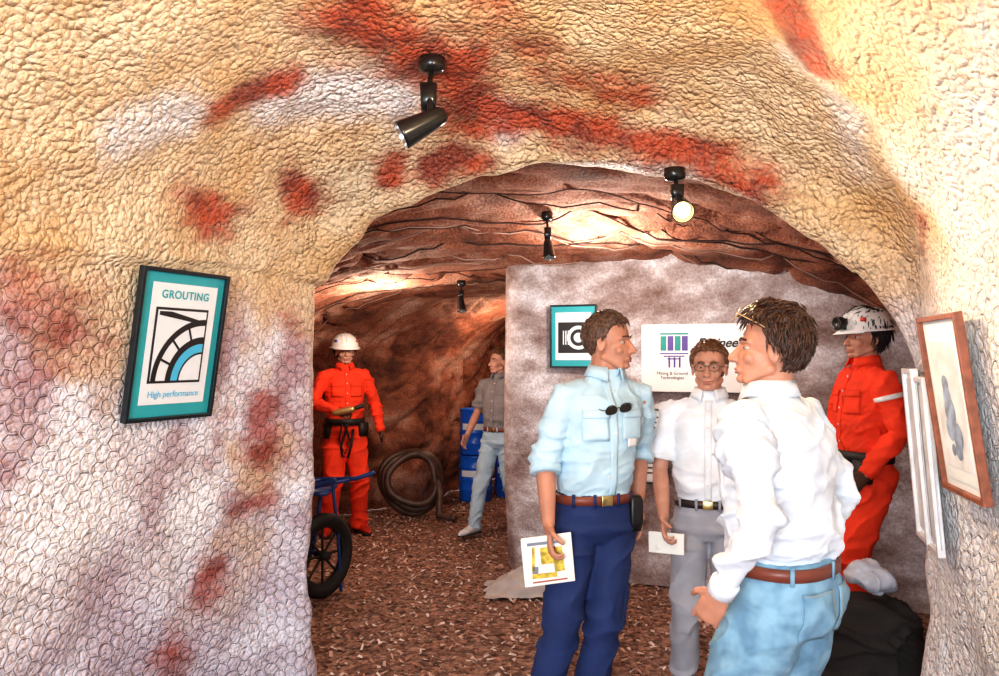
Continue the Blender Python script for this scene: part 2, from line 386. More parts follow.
# ---------------------------------------------------------------- floor with bark chips
m,nt,bs=nmat('bark_mulch');L=nt.links;tc=nd(nt,'ShaderNodeTexCoord')
vo=nd(nt,'ShaderNodeTexVoronoi');vo.inputs['Scale'].default_value=34;L.new(tc.outputs['Object'],vo.inputs['Vector'])
r=nd(nt,'ShaderNodeValToRGB');r.color_ramp.elements[0].color=(.10,.045,.03,1);r.color_ramp.elements[1].color=(.42,.24,.17,1)
s2=nd(nt,'ShaderNodeSeparateColor');L.new(vo.outputs['Color'],s2.inputs[0]);L.new(s2.outputs[0],r.inputs[0]);L.new(r.outputs[0],bs.inputs['Base Color']);bs.inputs['Roughness'].default_value=.9
bp=nd(nt,'ShaderNodeBump');bp.inputs['Distance'].default_value=.02;L.new(vo.outputs['Distance'],bp.inputs['Height']);L.new(bp.outputs['Normal'],bs.inputs['Normal'])
cm=[m]+[mat('chip_%d'%i,c,.9,var=.2) for i,c in enumerate([(.38,.18,.12),(.54,.35,.27),(.18,.08,.05),(.68,.54,.48),(.28,.12,.08)])]
b=MB();nx,ny=60,140
P=[(-3.6+6.8*i/nx,-2+13*j/ny,noise.noise(V((i*.5,j*.5,0)))*.012-.008) for j in range(ny+1) for i in range(nx+1)]
b.add(P,[(j*(nx+1)+i,j*(nx+1)+i+1,(j+1)*(nx+1)+i+1,(j+1)*(nx+1)+i) for j in range(ny) for i in range(nx)])
for i in range(16000):
    x=random.uniform(-2.1,2.6);y=random.uniform(3.2,9.6);l=random.uniform(.008,.026);w=random.uniform(.004,.011);a=random.uniform(0,6.28);t=random.uniform(-.5,.5);t2=random.uniform(-.4,.4)
    M=Matrix.Rotation(a,3,'Z')@Matrix.Rotation(t,3,'Y')@Matrix.Rotation(t2,3,'X');c=V((x,y,random.random()*.010))
    b.add([c+M@V(q) for q in ((-l,-w,0),(l,-w*.6,.003),(l*.8,w,0),(-l*.7,w,.004))],[(0,1,2,3)],1+random.randrange(5))
b.obj('floor',cm,smooth=False)
# ---------------------------------------------------------------- people
def ik(a,c,l1,l2,hint):
    a=V(a);c=V(c);hint=V(hint);d=c-a;Ln=min(d.length,(l1+l2)*.998);dn_=d.normalized();c=a+dn_*Ln
    x=(l1*l1-l2*l2+Ln*Ln)/(2*Ln);h=math.sqrt(max(l1*l1-x*x,0));hn=(hint-hint.dot(dn_)*dn_).normalized()
    return a+dn_*x+hn*h,c
def hand(b,w,d,n,side,curl=.5,m=0,k=1.0,tcl=.3):
    w=V(w);d=V(d).normalized();n=V(n);n=(n-n.dot(d)*d).normalized();side_=V(side);sd=d.cross(n).normalized()
    if sd.dot(side_)<0: sd=-sd
    M=Matrix((sd,d,n)).transposed()
    b.tube([w-d*.02*k,w+d*.02*k,w+d*.06*k,w+d*.094*k],[(.027*k,.02*k),(.035*k,.019*k),(.042*k,.016*k),(.041*k,.012*k)],14,m,side=sd)
    b.ell(w+d*.04*k+sd*.022*k+n*.008*k,(.018*k,.032*k,.014*k),M,12,8,m)
    for off,ln,r in ((.033,.072,.0088),(.0112,.081,.009),(-.0108,.075,.0086),(-.032,.058,.0076)):
        p=w+d*.092*k+sd*off*k;pts=[p-d*.02*k,p];a=curl*.35
        sp=sd*(off*1.1)
        for fr,da in ((.45,.7),(.3,.9),(.25,.6)):
            dd=(d*math.cos(a)+n*math.sin(a)+sp*1.2).normalized();p=p+dd*ln*fr*k;pts.append(p);a+=curl*da*1.3
        b.tube(pts,[r*k,r*k,r*.98*k,r*.9*k,r*.78*k],9,m)
    p=w+d*.028*k+sd*.03*k;dd=(sd*.75+d*.65+n*.25).normalized();q=p+dd*.04*k;d2=(sd*(.5-tcl)+d*.8+n*(.3+tcl)).normalized();q2=q+d2*.03*k;q3=q2+(d2+n*.2).normalized()*.024*k
    b.tube([p-dd*.012*k,p,q,q2,q3],[.013*k,.0135*k,.0105*k,.0098*k,.008*k],9,m)
def hmask(d):
    t=np.interp(d[1],[-1,-.35,-.12,.2,.42,.7,1],[-1.0,-.92,-.35,-.25,.35,.5,.5])
    return min(1,max(0,(d[2]-t)/.12))
SK={'fair':(.54,.27,.19),'tan':(.50,.23,.15),'mannequin':(.52,.30,.22)}
def person(name,loc,face,H,O):
    yaw=math.atan2(-face[0],face[1]);root=empty(name,(loc[0],loc[1],0),yaw,H/1.8)
    skin=mat('skin_'+O.get('skin','fair'),SK[O.get('skin','fair')],.5,var=.12,vscale=18,bump=.12,bscale=250)
    lx,ly=O.get('lean',(0,0));hipx=O.get('hip',0)
    def T(x,y,z):
        t=(z-1.0)/.5 if z>1 else 0
        return (x+lx*t+hipx,y+ly*t,z)
    sh=O.get('shw',.185);shz=1.442
    SH={s:V(T(s*sh,-.005,shz)) for s in (1,-1)}
    arms={}
    for s,key in ((1,'rh'),(-1,'lh')):
        a=O[key];el,wr=ik(SH[s],V(a['w'])+V((hipx,0,0)),.295,.265,a.get('hint',(s*.3,-1,0)));arms[s]=(el,wr,a)
    bu=O.get('bulk',1.0)
    b=MB();hb=b if not O.get('glove') else MB()
    b.loft([(*T(0,-.0,1.0),.12,.09),(*T(0,0,1.2),.14,.1),(*T(0,0,1.36),.155,.09),(*T(0,-.01,1.44),.14,.07),(*T(0,-.012,1.49),.08,.06),(*T(0,-.012,1.53),.06,.057),(*T(0,-.005,1.6),.055,.055)],24)
    for s in (1,-1):
        el,wr,a=arms[s];d=(wr-el).normalized()
        b.tube([SH[s]-V((s*.05,0,.01)),SH[s]-V((0,0,.02)),SH[s].lerp(el,.5),el,el.lerp(wr,.3),el.lerp(wr,.7),wr],[.045,.048,.046,.038,.041,.034,.026],14)
        hd_=V(a.get('d',d));n=V(a.get('n',(-s,.1,0)));hand(hb,wr,(hd_+d*.3).normalized(),n,a.get('t',(0,1,0)),a.get('curl',.5))
    o=b.obj(name+'_body',skin,root);remesh(o,.004,2)
    if O.get('glove'): o2=hb.obj('gloves',O['glove'],root);remesh(o2,.004,2);wrinkle(o2,.002,30,30,30)
    b=MB()
    hemz=O.get('hem',.97)
    S=[(hemz,.150,.112,0),(1.02,.153,.116,0),(1.06,.166,.128,.0),(1.12,.168,.132,.005),(1.2,.168,.130,.005),(1.3,.178,.130,.0),(1.37,.185,.125,-.003),(1.42,.175,.110,-.008),(1.46,.140,.088,-.012),(1.49,.105,.074,-.014),(1.52,.078,.065,-.012),(1.55,.066,.062,-.01)]
    b.loft([(*T(0,y,z),rx*(bu if 1.04<z<1.5 else 1),ry*(bu if 1.04<z<1.5 else 1)) for z,rx,ry,y in S],36)
    for s in (1,-1):
        el,wr,a=arms[s];mode=a.get('sleeve','long')
        sh0=SH[s]-V((s*.09,0,-.012));s1=SH[s]+V((s*.004,0,-.006))
        if mode=='long':
            b.tube([sh0,s1,SH[s].lerp(el,.25),SH[s].lerp(el,.6),el,el.lerp(wr,.35),el.lerp(wr,.85),el.lerp(wr,1.0)],[.052,.060,.064*bu,.060,.055,.053,.043,.036],18,cap='flat')
        else:
            e2=el.lerp(wr,.14) if mode=='elbow' else SH[s].lerp(el,.78)
            pp=[sh0,s1,SH[s].lerp(el,.3),SH[s].lerp(el,.6)]+([el,e2] if mode=='elbow' else [e2])
            b.tube(pp,[.052,.060,.064,.063]+([.060,.062] if mode=='elbow' else [.067]),18,cap='flat')
    sm=O['shirt'];shirt=b.obj('shirt',sm,root);remesh(shirt,.0075,5)
    wrinkle(shirt,O.get('wr',.014),3.2,4,8,seed=O.get('seed',1),zf=lambda p:0 if p[2]<1.03 and abs(p[0])<.2 else (1.25 if p[2]<1.2 or abs(p[0])>.17 else .6))
    wrinkle(shirt,.005,9,10,20,seed=O.get('seed',1)+9,sharp=3.4)
    bs_=bvh(shirt)
    for s in (1,-1):
        el,wr,a=arms[s];d=(wr-el).normalized();mode=a.get('sleeve','long');b=MB()
        if mode=='long': b.tube([el.lerp(wr,.86),el.lerp(wr,.88),el.lerp(wr,1.04)],[.037,.042,.040],20,cap='flat')
        elif mode=='elbow': b.tube([el.lerp(wr,.06),el.lerp(wr,.08),el.lerp(wr,.2),el.lerp(wr,.21)],[.058,.067,.066,.058],20,cap='flat')
        else:
            e=(el-SH[s]);b.tube([SH[s]+e*.72,SH[s]+e*.74,SH[s]+e*.82,SH[s]+e*.825],[.066,.072,.073,.066],20,cap='flat')
        b.obj('cuff_%d'%(s+2),sm,root)
    b=MB();P=[];n=28
    for r_,dz,dy in ((.066,-.018,.0),(.070,.018,-.002),(.073,.020,0),(.090,-.026,.006)):
        for i in range(n+1):
            th=math.radians(90+22+(360-44)*i/n);pt=1+.25*max(0,math.cos((th-math.pi/2)))**8
            dd=-.028*max(0,math.sin(th))**3 if r_>.08 else -.012*max(0,math.sin(th))
            P.append(V(T(r_*math.cos(th),-.008+r_*.97*math.sin(th)*pt+dy,1.540+dz+dd)))
    b.add(P,[(k*(n+1)+i,k*(n+1)+i+1,(k+1)*(n+1)+i+1,(k+1)*(n+1)+i) for k in range(3) for i in range(n)])
    o=b.obj('collar',sm,root);q=o.modifiers.new('s','SOLIDIFY');q.thickness=.004
    patch(bs_,T(0,0,1.26),(0,-1,0),(0,0,1),.034,.48,.003,sm,'placket',root,3,24,.002)
    bb=MB();
    for z in (1.45,1.37,1.28,1.19,1.10):
        h=bs_.ray_cast(V(T(0,.5,z)),V((0,-1,0)))
        if h[0]: bb.ell(h[0]+V((0,.005,0)),(.006,.003,.006),None,8,6)
    bb.obj('buttons',mat('button',(.8,.78,.72),.4),root)
    if O.get('pocket'):
        for s in O['pocket']:
            patch(bs_,T(s*.085,0,1.31),(0,-1,0),(0,0,1),.105,.12,.005,sm,'chest_pocket',root,8,8,.003)
            patch(bs_,T(s*.085,0,1.36),(0,-1,0),(0,0,1),.11,.035,.009,sm,'pocket_flap',root,8,3,.003)
    hw=O.get('hw',1.0);b=MB()
    b.loft([(hipx,0,1.03,.150*hw,.114*hw),(hipx,0,1.0,.157*hw,.120*hw),(hipx,-.005,.94,.172*hw,.13*hw),(hipx,-.008,.87,.178*hw,.134*hw),(hipx,-.005,.82,.15*hw,.11*hw)],32,ex=2.4)
    for s,key in ((1,'rf'),(-1,'lf')):
        b.ell((hipx+s*.078,-.058,.90),(.085*hw,.085*hw,.095),None,16,10)
        f=O[key];an=V((f[0],f[1],.09+(f[2] if len(f)>2 else 0)));hp=V((hipx+s*.088*hw,0,.90));kn,an=ik(hp,an,.425,.415,O.get('kh',(0,1,0)))
        dirf=V((f[3] if len(f)>3 else s*.25,1,0)).normalized()
        lw=O.get('leg',1.0)
        b.tube([hp,hp.lerp(kn,.35),kn,kn.lerp(an,.35),an.lerp(kn,.12),an-V((0,0,.035))],[.102*hw,.092*lw*hw,.072*lw,.070*lw,.064*lw,(.066*lw,.07*lw)],20,cap='flat')
        sb=MB();u=V((0,0,1));rt=dirf.cross(u);base=an-u*.09
        sec=[(-.075,.028,.045,.075),(-.05,.034,.05,.085),(0,.036,.05,.09),(.06,.042,.042,.07),(.12,.047,.032,.052),(.165,.043,.027,.045),(.195,.025,.02,.034)]
        sb.tube([base+dirf*q[0]+u*(q[2]+.008) for q in sec],[(q[1],q[2]*.95) for q in sec],16,side=rt)
        sb.tube([an-u*.03,an+u*.04],[.045,.042],14)
        so=sb.obj('shoe_%d'%(s+2),O['shoe'],root);remesh(so,.006,2)
        sb=MB()
        sb.tube([base+dirf*q[0]+u*.012 for q in sec],[(q[1]+.006,.010) for q in sec],16,side=rt);sb.obj('sole_%d'%(s+2),mat('rubber_sole',(.03,.025,.02),.8),root)
    tm=O['trouser'];tr=b.obj('trousers',tm,root);remesh(tr,.0075,4)
    wrinkle(tr,O.get('twr',.014),4,4,8,seed=3,zf=lambda p:1.3 if (p[2]<.62 and p[2]>.4) or p[2]<.2 or (.78<p[2]<.9) else (.2 if p[2]>.95 else .6))
    bt=bvh(tr)
    if O.get('belt'):
        P=[];n=48;b=MB()
        for z,g in ((.985,.004),(.985,.010),(1.022,.010),(1.022,.002)):
            for i in range(n):
                th=2*math.pi*i/n;c=math.cos(th);q=math.sin(th);e=2/2.4
                P.append((hipx+(.156*hw+g)*math.copysign(abs(c)**e,c),(.119*hw+g)*math.copysign(abs(q)**e,q),z))
        b.add(P,[(k*n+i,k*n+(i+1)%n,(k+1)*n+(i+1)%n,(k+1)*n+i) for k in range(3) for i in range(n)]);b.obj('belt',O['belt'],root)
        b=MB();b.box((hipx,.119*hw+.013,1.003),(.05,.006,.042));b.obj('belt_buckle',mat('brass',(.7,.55,.25),.3,1),root,bevel=.003)
        b=MB()
        for th in (40,75,105,140,215,270,325):
            t=math.radians(th);c,q=math.cos(t),math.sin(t);e=2/2.4
            b.box((hipx+(.156*hw+.011)*math.copysign(abs(c)**e,c),(.119*hw+.011)*math.copysign(abs(q)**e,q),1.003),(.012,.006,.055),Matrix.Rotation(t-math.pi/2,3,'Z'))
        b.obj('belt_loops',tm,root)
    if O.get('jeans'):
        for s in (1,-1):
            patch(bt,(hipx+s*.085,0,.885),(0,1,0),(0,0,1),.125,.14,.004,tm,'back_pocket',root,10,10,.003)
            st=mat('jean_stitch',(.42,.42,.36),.8)
            patch(bt,(hipx+s*.085,0,.95),(0,1,0),(0,0,1),.120,.002,.007,st,'stitch_a',root,10,1,.001)
            patch(bt,(hipx+s*.03,0,.885),(0,1,0),(0,0,1),.002,.13,.007,st,'stitch_c',root,1,10,.001)
    # ---- head (canonical then rotated)
    hd=O.get('head',face);hy=math.atan2(-hd[0],hd[1])-yaw
    tp=O.get('tilt',0);piv=V(T(0,-.01,1.555));can=V((0,-.01,1.57))
    MH=Matrix.Translation(piv)@Matrix.Rotation(hy,4,'Z')@Matrix.Rotation(tp,4,'X')@Matrix.Translation(-can)
    def place(o): o.data.transform(MH);o.data.update();return o
    b=MB()
    b.ell((0,-.012,1.702),(.076,.096,.09),None,28,18)
    b.ell((0,.028,1.640),(.060,.072,.074),None,24,16)
    b.ell((0,.035,1.602),(.052,.055,.036),None,20,12)
    b.ell((0,.078,1.580),(.022,.019,.017));b.tube([(-.05,.0,1.612),(-.022,.062,1.580)],[.02,.018],10);b.tube([(.05,.0,1.612),(.022,.062,1.580)],[.02,.018],10)
    b.tube([(0,.079,1.69),(0,.092,1.672),(0,.104,1.653),(0,.112,1.641)],[.009,.010,.012,.013],12);b.ell((.012,.101,1.638),(.009,.011,.008));b.ell((-.012,.101,1.638),(.009,.011,.008))
    b.tube([(-.045,.062,1.694),(-.022,.079,1.698),(0,.082,1.695),(.022,.079,1.698),(.045,.062,1.694)],.0105,10)
    b.ell((.04,.058,1.642),(.022,.022,.022));b.ell((-.04,.058,1.642),(.022,.022,.022))
    b.ell((0,.090,1.606),(.027,.013,.011))
    b.tube([(0,-.03,1.50),(0,-.022,1.56),(0,-.016,1.62)],[.060,.057,.056],18)
    for s in (1,-1):
        Me=Matrix.Rotation(s*.35,3,'Z')@Matrix.Rotation(-.12,3,'X')
        b.ell((s*.079,-.008,1.662),(.008,.019,.032),Me,14,12);b.tube([(s*.084,.004,1.682),(s*.088,-.008,1.69),(s*.088,-.022,1.68),(s*.085,-.022,1.66),(s*.081,-.008,1.636)],.0045,8)
    ho=b.obj('head',skin,root);remesh(ho,.0042,2);me=ho.data;a=coords(me)
    for c,rr,pv in [((.031,.088,1.676),(.017,.02,.011),(0,-.009,0)),((-.031,.088,1.676),(.017,.02,.011),(0,-.009,0)),((0,.106,1.6035),(.026,.02,.0028),(0,-.005,0)),((0,.1,1.590),(.02,.02,.005),(0,-.003,0)),((.086,-.008,1.664),(.012,.009,.015),(-.006,0,0)),((-.086,-.008,1.664),(.012,.009,.015),(.006,0,0)),((.05,.06,1.62),(.02,.03,.02),(-.003,-.002,0)),((-.05,.06,1.62),(.02,.03,.02),(.003,-.002,0))]:
        g=np.exp(-(((a-np.array(c))/np.array(rr))**2).sum(1));a+=g[:,None]*np.array(pv)
    setco(me,a);place(ho)
    b=MB();b.ell((0,.0965,1.6085),(.022,.0075,.0045),None,16,8);b.ell((0,.0950,1.5985),(.019,.0075,.005),None,16,8);place(b.obj('lips',mat('lips',(.40,.15,.11),.5),root))
    b=MB()
    for s in (1,-1):
        ex,ey,ez,R=s*.031,.0655,1.676,.0122
        b.ell((ex,ey,ez),(R,R,R),None,16,12,0);b.ell((ex,ey+.0082,ez),(.0062,.0050,.0062),None,12,8,1);b.ell((ex,ey+.0116,ez),(.0028,.0020,.0028),None,8,6,2)
        for lo,hi in ((5,76),(110,175)):
            P=[]
            for i in range(7):
                ph=math.radians(lo+(hi-lo)*i/6)
                for k in range(15):
                    th=math.pi*(k/14*1.2-.1);r2=R+.0022
                    P.append((ex+r2*math.sin(ph)*math.cos(th),ey+r2*math.sin(th)*math.sin(ph),ez+r2*math.cos(ph)))
            b.add(P,[(i*15+k,i*15+k+1,(i+1)*15+k+1,(i+1)*15+k) for i in range(6) for k in range(14)],3)
    place(b.obj('eyes',[mat('sclera',(.45,.40,.37),.4),mat('iris',(.06,.035,.02),.2),mat('pupil',(.005,.005,.005),.1),skin],root))
    hm=O['hairm'];b=MB()
    for s in (1,-1): b.tube([(s*.014,.090,1.699),(s*.03,.0875,1.704),(s*.048,.073,1.699)],[(.0028,.0045),(.003,.005),(.002,.003)],8)
    place(b.obj('eyebrows',hm,root))
    th_=O.get('hair',.018);b=MB();P=[];F=[];sg,rn=84,56;sd=O.get('seed',1)*3.1
    ctr=V((0,-.012,1.704));R0=V((.077,.097,.090));ok=[]
    for i in range(rn+1):
        ph=math.pi*i/rn
        for k in range(sg):
            t=2*math.pi*k/sg;d=V((math.sin(ph)*math.cos(t),math.sin(ph)*math.sin(t),math.cos(ph)))
            mk=hmask(d);mk=mk*mk*(3-2*mk)
            st=noise.noise(V((d.x*9+sd,d.y*3,d.z*9+d.y*3)))*.35+noise.noise(V((d.x*22+sd,d.y*7,d.z*20)))*.25
            lowf=noise.noise(d*2.5+V((sd,0,0)))*.3
            r=(th_*(.75+.3*max(d.z,0))*(1+st+lowf))*mk-.016*(1-mk)
            P.append(ctr+V((d.x*(R0.x+r),d.y*(R0.y+r),d.z*(R0.z+r))))
            if mk>.7 and i>0: ok.append((d,P[-1]))
    for i in range(rn):
        for k in range(sg): F.append((i*sg+k,(i+1)*sg+k,(i+1)*sg+(k+1)%sg,i*sg+(k+1)%sg))
    b.add(P,F)
    rng=random.Random(sd)
    for q in range(O.get('locks',320)):
        d,p=rng.choice(ok)
        fl=V((d.x*.6+rng.uniform(-.3,.3),.5*(1 if d.z>.6 else -.1)+rng.uniform(-.3,.3),-.9 if d.z<.7 else -.1));fl=(fl-fl.dot(d)*d).normalized()
        ln=rng.uniform(.5,1)*O.get('lock',.035);wv=d.cross(fl)*rng.uniform(-.3,.3)
        pp=[p-d*.004,p+fl*ln*.35+d*.003+wv*ln*.3,p+fl*ln*.7+d*.001+wv*ln*.2,p+fl*ln+d*rng.uniform(-.006,.004)-V((0,0,.002))]
        b.tube(pp,[.0035,.004,.003,.0008],5)
    place(b.obj('hair',hm,root))
    return root,place,T,bs_,bt,arms
def hairmat(name,c):
    m=mat(name,c,.42,var=.5,vscale=70,bump=.5,bscale=160);return m
def cloth(name,c,var=.12,bump=.25,bs=350,rough=.85,col2=None,vs=9): return mat(name,c,rough,var=var,vscale=vs,bump=bump,bscale=bs,col2=col2)
shoeb=mat('leather_shoe',(.03,.018,.012),.35)
BELT=mat('belt_leather',(.20,.05,.03),.4)
r1,pl1,T1,bs1,bt1,ar1=person('man_in_light_blue_shirt',(.40,3.43),(.35,-.94),1.81,dict(
    head=(.90,-.42),lean=(-.06,.0),shirt=cloth('cotton_light_blue',(.50,.70,.82)),trouser=cloth('navy_chino',(.012,.030,.12)),shoe=shoeb,belt=BELT,
    hairm=hairmat('hair_greybrown',(.13,.07,.045)),hair=.014,rh=dict(w=(.25,.10,.92),sleeve='elbow',curl=.75,hint=(.4,-1,0),n=(-.9,.3,0),t=(0,1,0)),
    lh=dict(w=(-.24,-.04,.93),sleeve='elbow',hint=(-.6,-1,0),curl=.5),rf=(.26,.0,0,.3),lf=(.08,.06,0,-.1),pocket=[-1,1],seed=1,tilt=-.05,leg=1.05,skin='tan'))
def folded(name,c,right,up,w,h,mats,parent=None):
    right=V(right).normalized();up=V(up).normalized();n=right.cross(up);b=MB();M=Matrix((right,up,n)).transposed()
    b.box(V(c),(w,h,.004),M,0)
    b.box(V(c)+n*.004-right*.006,(w*.97,h*.98,.003),M,0)
    for sgn,bs0 in ((1,.0062),(-1,-.0028)):
        for u,v,ww,hh,k in ((-.05,.36,.7,.06,2),(.0,.1,.30,.34,1),(.2,.0,.20,.5,1),(-.3,.05,.06,.5,1),(-.1,-.3,.5,.10,1),(-.28,-.2,.12,.2,2),(.12,.22,.08,.1,3),(0,-.42,.7,.03,3)):
            b.box(V(c)+right*u*w+up*v*h+n*bs0,(ww*w,hh*h,.0008),M@Matrix.Rotation(.3*u,3,'Z'),k)
    return b.obj(name,mats,parent,False)
PAP=[mat('paper_white',(.85,.85,.80),.6,var=.03),mat('print_yellow',(.75,.55,.08),.5,var=.5,vscale=40),mat('print_grey',(.25,.28,.35),.5),mat('print_red',(.45,.1,.05),.5)]
w1=ar1[1][1];folded('held_brochures',w1+V((.015,.03,-.135)),(-.95,.30,.12),(.12,.05,1),.20,.20,PAP,r1)
b=MB();b.loft([(-.155,.085,.86,.026,.016),(-.158,.088,.90,.03,.02),(-.158,.088,.99,.03,.02),(-.155,.085,1.01,.024,.014)],20,ex=4);b.obj('belt_phone_pouch',mat('black_leather',(.012,.012,.014),.35),r1)
patch(bs1,T1(-.09,0,1.24),(0,-1,0),(0,0,1),.055,.035,.012,mat('badge_white',(.85,.85,.85),.3,var=.02),'name_badge',r1,4,3,.002)
FR=mat('sunglass_frame',(.02,.015,.012),.2);LN=mat('sunglass_lens',(.015,.012,.012),.05)
def glasses(parent,M,clear=False,name='sunglasses',fr=None):
    b=MB()
    for s in (1,-1):
        pts=[M@V((s*.033+.026*math.cos(t)*(1),0,.019*math.sin(t)-.002*math.cos(2*t))) for t in [2*math.pi*k/20 for k in range(20)]]
        b.tube(pts,.0022,6,0,closed=True)
        if not clear:
            b.poly([M@V((s*.033+.025*math.cos(t),0.0005,.018*math.sin(t))) for t in [2*math.pi*k/20 for k in range(20)]],1)
        b.tube([M@V((s*.058,0,.004)),M@V((s*.070,-.01,.004)),M@V((s*.076,-.06,.004)),M@V((s*.078,-.11,.0)),M@V((s*.076,-.135,-.018))],.002,6,0)
    b.tube([M@V((-.008,0,.005)),M@V((0,.002,.008)),M@V((.008,0,.005))],.002,6,0)
    return b.obj(name,[fr or FR,LN],parent)
glasses(r1,Matrix.Translation(V(T1(0,.142,1.38)))@Matrix.Rotation(-.2,4,'X')@Matrix.Rotation(.15,4,'Y'),name='hanging_sunglasses')
r2,pl2,T2,bs2,bt2,ar2=person('man_in_white_shirt',(.965,3.68),(-.30,-.95),1.69,dict(
    head=(-.35,-.93),shirt=cloth('cotton_white_grey',(.80,.84,.90)),trouser=cloth('grey_trousers',(.34,.35,.40)),shoe=shoeb,belt=mat('belt_dark',(.03,.02,.02),.4),
    hairm=hairmat('hair_brown',(.17,.075,.035)),hair=.014,rh=dict(w=(.20,.20,.95),sleeve='short',hint=(.5,-1,0),curl=.8,n=(-1,.2,0),t=(0,1,0)),
    lh=dict(w=(-.24,.1,.93),sleeve='short',curl=.5),rf=(.12,.02,0,.25),lf=(-.12,.02,0,-.25),pocket=[-1],seed=2,tilt=-.03))
pl2(glasses(r2,Matrix.Translation(V((0,.096,1.676))),True,'eyeglasses',mat('metal_rim',(.12,.1,.08),.3,.8)))
w2=ar2[1][1];folded('held_envelope',w2+V((-.02,.05,-.11)),(-1,.1,0),(0,.1,1),.16,.10,PAP[:1]*4,r2)
r3,pl3,T3,bs3,bt3,ar3=person('man_in_white_shirt_and_jeans',(.865,2.42),(-.72,.69),1.765,dict(
    head=(-.95,.25),lean=(0,.05),bulk=1.20,shw=.220,hw=1.14,leg=1.17,shirt=cloth('cotton_white',(.74,.80,.87)),trouser=cloth('denim',(.24,.42,.54),col2=(.13,.26,.38),vs=14),shoe=mat('tan_boot',(.20,.10,.05),.6),belt=BELT,jeans=True,
    hairm=hairmat('hair_darkbrown',(.060,.023,.012)),hair=.028,lock=.05,locks=600,lh=dict(w=(-.31,.05,.97),hint=(-.5,-1,0),curl=.7,n=(.9,.2,0),t=(0,1,0)),
    rh=dict(w=(.27,.10,.96),hint=(.6,-1,0),curl=.6),rf=(.14,-.06,0,.2),lf=(-.20,.16,0,-.3),seed=5,tilt=.04,wr=.020,skin='tan'))
pl3(glasses(r3,Matrix.Translation(V((0,.104,1.775)))@Matrix.Rotation(.45,4,'X')@Matrix.Scale(1.15,4),name='sunglasses_on_head',fr=mat('glasses_tan',(.5,.3,.15),.3)))
RED=cloth('orange_red_coverall',(.85,.05,.012),var=.15)
HW=mat('helmet_white',(.82,.82,.80),.25,var=.03)
def helmet(root,place,lamp=False,k=1.0):
    b=MB();M=Matrix.Translation(V((0,-.008,1.722)))@Matrix.Rotation(-.06,4,'X')@Matrix.Scale(k,4)
    prof=[(.003,.112),(.03,.110),(.06,.098),(.085,.078),(.103,.05),(.112,.02),(.114,0),(.128,-.008),(.130,-.014),(.112,-.012),(.105,0)]
    b.lathe(prof,M,40,0,1,1.15)
    P=[];n=16
    for i in range(n+1):
        t=math.radians(35+110*i/n)
        P+= [M@V((.118*math.cos(t),.128*math.sin(t),-.003)),M@V((.132*math.cos(t),(.145+.028*math.sin(t))*math.sin(t),-.020)),M@V((.112*math.cos(t),.12*math.sin(t),-.014))]
    b.add(P,[(i*3+k_,(i+1)*3+k_,(i+1)*3+(k_+1)%3,i*3+(k_+1)%3) for i in range(n) for k_ in range(3)],0)
    for x in (-.035,0,.035):
        b.tube([M@V((x,1.15*.114*math.sin(t)*(1-abs(x)*2),.006+.108*math.cos(t)*(1-abs(x)*1.8))) for t in [math.radians(-75+150*q/14) for q in range(15)]],.006,8,0)
    b.box(M@V((.085,.075,.045)),(.03,.004,.03),Matrix.Rotation(-.85,3,'Z')@Matrix.Rotation(-.4,3,'X'),1)
    b.box(M@V((-.085,.075,.045)),(.03,.004,.03),Matrix.Rotation(.85,3,'Z')@Matrix.Rotation(-.4,3,'X'),2)
    b.tube([M@V((.118*math.cos(t),.136*math.sin(t),.006)) for t in [math.radians(a) for a in range(-150,-29,10)]],.005,6,3)
    if lamp:
        b.lathe([(.0,-.02),(.026,-.02),(.034,.0),(.036,.03),(.031,.032),(.028,.024),(0,.022)],M@Matrix.Translation(V((0,.138,.035)))@Matrix.Rotation(-math.pi/2,4,'X'),20,3)
        b.box(M@V((0,.126,.03)),(.05,.012,.06),None,3)
    place(b.obj('safety_helmet',[HW,mat('decal_blue',(.05,.1,.4),.4),mat('decal_red',(.6,.05,.03),.4),mat('black_plastic',(.015,.015,.015),.35)],root))
BK=mat('black_webbing',(.015,.014,.014),.6)
def belt_kit(root,T,bs,bt):
    b=MB();n=40;P=[]
    for z,g in ((.99,.0),(.99,.012),(1.05,.014),(1.05,.0)):
        for i in range(n):
            t=2*math.pi*i/n;P.append(((.168+g)*math.cos(t),(.130+g)*math.sin(t),z))
    b.add(P,[(k*n+i,k*n+(i+1)%n,(k+1)*n+(i+1)%n,(k+1)*n+i) for k in range(3) for i in range(n)])
    b.box((-.15,.09,.95),(.09,.05,.12),Matrix.Rotation(.6,3,'Z'));b.box((.16,.06,.94),(.07,.05,.14),Matrix.Rotation(-.9,3,'Z'))
    b.tube([(0,.15,1.0),(.03,.16,.9),(.06,.155,.80),(.05,.15,.72),(.0,.155,.70),(-.03,.155,.8),(-.05,.15,.95)],.011,8)
    b.tube([(.05,.15,1.0),(.08,.16,.86),(.03,.16,.74),(-.02,.155,.86),(.02,.15,1.0)],.008,8)
    b.obj('utility_belt',BK,root)
MO=dict(shirt=RED,trouser=RED,shoe=mat('rubber_boot_red',(.45,.03,.015),.4),hem=.96,hairm=hairmat('wig_black',(.012,.008,.007)),hair=.026,locks=300,lock=.06,glove=mat('work_glove',(.10,.05,.03),.8),skin='mannequin',leg=1.15)
o=dict(MO);o.update(rh=dict(w=(.12,.27,1.13),hint=(.8,-.5,0),curl=.9,n=(-.6,0,-.5),t=(0,0,1)),lh=dict(w=(-.31,.1,.93),curl=.5,hint=(-.5,-1,0)),rf=(.16,.03,0,.3),lf=(-.13,.02,0,-.3),seed=7,pocket=[1,-1])
